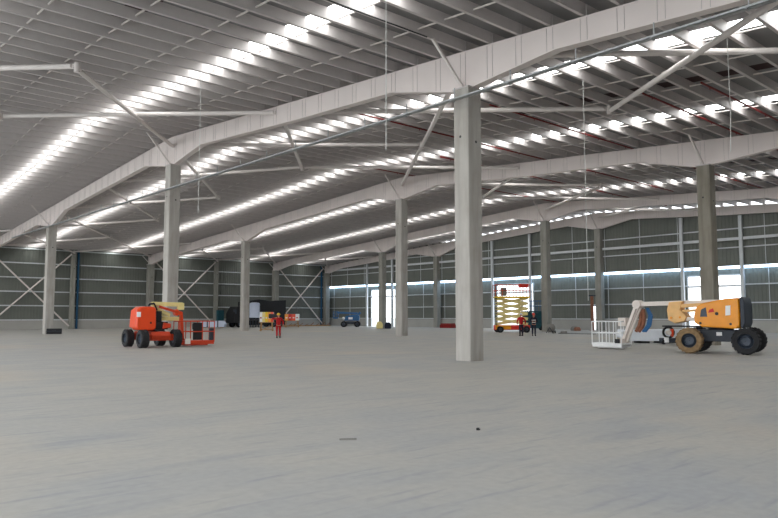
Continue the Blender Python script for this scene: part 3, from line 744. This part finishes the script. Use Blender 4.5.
tag(MB().prism([(-.55, 0), (.55, 0), (.3, .1), (0, .16), (-.3, .12)], -.3, .3).build('tarpaulin', 'black', bevel=.03, loc=(36.4, 21.0, 0), rz=-.73), 'crumpled black tarpaulin on the floor near the amber lift jib', 'tarpaulin')
tag(MB().box(-.03, .03, -.02, .02, 0, .03).box(-.02, .04, -.03, -.01, 0, .015).build('floor_scrap', 'black', loc=(7.58, 6.61, 0), rz=.6), 'tiny black scrap lying on the bare floor in the foreground', 'scrap')
tag(MB().bar((-.11, 0, .01), (.11, .02, .012), .025, .02).build('lath', 'greybag', loc=(5.73, 7.21, 0), rz=-.75), 'thin pale lath lying on the bare floor in the foreground', 'lath')

# ------------------------------------------------------------------ people
def skin_mesh(name, verts, edges, radii, m, parent, sub=2):
    me = bpy.data.meshes.new(name); me.from_pydata(verts, edges, []); o = bpy.data.objects.new(name, me); COL.objects.link(o)
    sk = o.modifiers.new('skin', 'SKIN'); sk.use_smooth_shade = True
    for i, r in enumerate(radii):
        r = (r, r) if not isinstance(r, tuple) else r
        me.skin_vertices[0].data[i].radius = r
    me.skin_vertices[0].data[0].use_root = True
    ss = o.modifiers.new('sub', 'SUBSURF'); ss.levels = sub; ss.render_levels = sub
    dg = bpy.context.evaluated_depsgraph_get(); nm = bpy.data.meshes.new_from_object(o.evaluated_get(dg)); nm.name = name
    o.modifiers.clear(); o.data = nm; nm.materials.clear(); nm.materials.append(M[m]); o.parent = parent
    for p in nm.polygons: p.use_smooth = True
    return o
def person(loc_, rz, lab, top_m, leg_m, hat, hands, stride=.1, vest=None):
    # local frame: faces -Y. hands = ((x,y,z) left wrist, (x,y,z) right wrist)
    r = empty('person', loc_, rz, lab, 'person')
    def limb(sh, hd, upper):
        sh = Vector(sh); hd = Vector(hd); mid = (sh+hd)/2; L = (hd-sh).length; b = math.sqrt(max(0, upper**2-(L/2)**2))
        out = Vector((math.copysign(.5, sh.x), .8, -.2)).normalized(); out = (out - out.project((hd-sh).normalized())).normalized()
        return mid+out*b
    V = [(0,0,.95),(0,.01,1.12),(0,.01,1.32),(0,.01,1.43),(0,0,1.5),(0,-.01,1.58),(0,-.01,1.67),(0,0,1.74)]
    Rr = [(.15,.11),(.14,.1),(.16,.11),(.1,.08),.052,(.07,.08),(.078,.095),(.055,.065)]
    Eg = [(i, i+1) for i in range(7)]
    T = {}
    for s in (-1, 1):
        b = len(V); st = stride*s
        V += [(s*.09,0,.9),(s*.1,-.02+st*.4,.5),(s*.11,st+.02,.1),(s*.11,st-.04,.05),(s*.12,st-.17,.04)]; Rr += [.09,.06,.042,.045,.035]
        Eg += [(0,b),(b,b+1),(b+1,b+2),(b+2,b+3),(b+3,b+4)]
        sh = Vector((s*.2,.01,1.4)); hd = Vector(hands[0 if s < 0 else 1]); el = limb(sh, hd, .3)
        b2 = len(V); d = (hd-el).normalized(); side = d.cross(Vector((0,1,0))).normalized()
        if side.length < .1: side = Vector((1,0,0))
        palm = hd+d*.06
        V += [tuple(sh), tuple(el), tuple(hd), tuple(palm)]; Rr += [.06,.043,.028,(.038,.022)]
        Eg += [(3,b2),(b2,b2+1),(b2+1,b2+2),(b2+2,b2+3)]
        curl = Vector((0,-1,0)); curl = (curl-curl.project(d)).normalized()
        for f in range(4):
            q0 = palm+side*((f-1.5)*.02)+d*.03; L = (.062,.07,.066,.05)[f]
            b3 = len(V); V += [tuple(q0), tuple(q0+d*L*.5+curl*.008), tuple(q0+d*L*.85+curl*.028)]; Rr += [.0095,.0085,.007]; Eg += [(b2+3,b3),(b3,b3+1),(b3+1,b3+2)]
        q0 = hd+d*.03-side*.035; b3 = len(V); V += [tuple(q0), tuple(q0+d*.035-side*.015+curl*.015)]; Rr += [.011,.009]; Eg += [(b2+3,b3),(b3,b3+1)]
        T[s] = (sh, el, hd, st)
    body = skin_mesh('body', V, Eg, Rr, 'skin', r)
    f = MB()
    for s in (-1, 1): f.sphere((s*.03,-.088,1.66), .011)
    f.build('eyes', 'black', body)
    MB().sphere((0,-.1,1.625), .014, 1.5).sphere((.078,0,1.63), .02, 1.5).sphere((-.078,0,1.63), .02, 1.5).build('nose_and_ears', 'skin', body)
    MB().box(-.024,.024,-.092,-.085,1.578,1.586).build('mouth', 'red', body)
    # jacket
    V = [(0,0,.86),(0,.01,1.1),(0,.01,1.3),(0,.01,1.43)]; Rr = [(.18,.135),(.17,.13),(.185,.135),(.12,.1)]; Eg = [(0,1),(1,2),(2,3)]
    for s in (-1, 1):
        sh, el, hd, st = T[s]; b = len(V); V += [tuple(sh), tuple(el), tuple(hd-(hd-el).normalized()*.02)]; Rr += [.085,.062,.045]; Eg += [(3,b),(b,b+1),(b+1,b+2)]
    skin_mesh('jacket', V, Eg, Rr, top_m, r)
    V = [(0,0,1.0)]; Rr = [(.165,.125)]; Eg = []
    for s in (-1, 1):
        st = T[s][3]; b = len(V); V += [(s*.1,0,.84),(s*.105,-.02+st*.4,.5),(s*.11,st+.01,.13)]; Rr += [.11,.08,.068]; Eg += [(0,b),(b,b+1),(b+1,b+2)]
        bt = MB().prism([(-.0,0),(.0,0)], 0, 0) if False else MB().box(s*.11-.055, s*.11+.055, st-.22, st+.08, 0, .09).box(s*.11-.05, s*.11+.05, st-.04, st+.07, .08, .2)
        bt.build('boot', 'boot', r, bevel=.03)
    skin_mesh('trousers', V, Eg, Rr, leg_m, r)
    h = MB().sphere((0,.0,1.69), .125, .95); h.v = [(x,y,max(z,1.69)) for x,y,z in h.v]; h.tube((0,-.03,1.685),(0,-.03,1.7),.15,20)
    h.build('hard_hat', hat, r)
    if vest: MB().box(-.16,.16,-.165,-.15,1.05,1.1).box(-.16,.16,-.165,-.15,1.22,1.27).build('reflective_bands', vest, r)
    return r
o = person((27.95, 43.3, 0), math.radians(-30), 'worker in red overalls and yellow helmet, right of the striped boxes', 'red', 'red', 'yellow', ((-.24,-.3,1.45),(.33,-.12,.95)), .08)
tag(MB().box(-.3, .3, -.12, .12, 0, .32).build('tool_bag', 'black', bevel=.06, loc=(27.75, 43.75, 1.42), rz=-.9), 'dark bag held at the shoulder of the worker in red overalls', 'bag')
person((44.8, 34.45, 0), math.radians(140), 'worker in a red jacket and dark trousers, left of the pair by the scissor lift', 'red', 'navy', 'white', ((-.3,.0,.9),(.3,-.05,.92)), .06)
person((45.5, 33.75, 0), math.radians(-50), 'worker in dark clothes with a red collar and pale gloves, right of the pair', 'navy', 'navy', 'redplastic', ((-.12,-.3,1.15),(.12,-.3,1.12)), .1, 'offwhite')
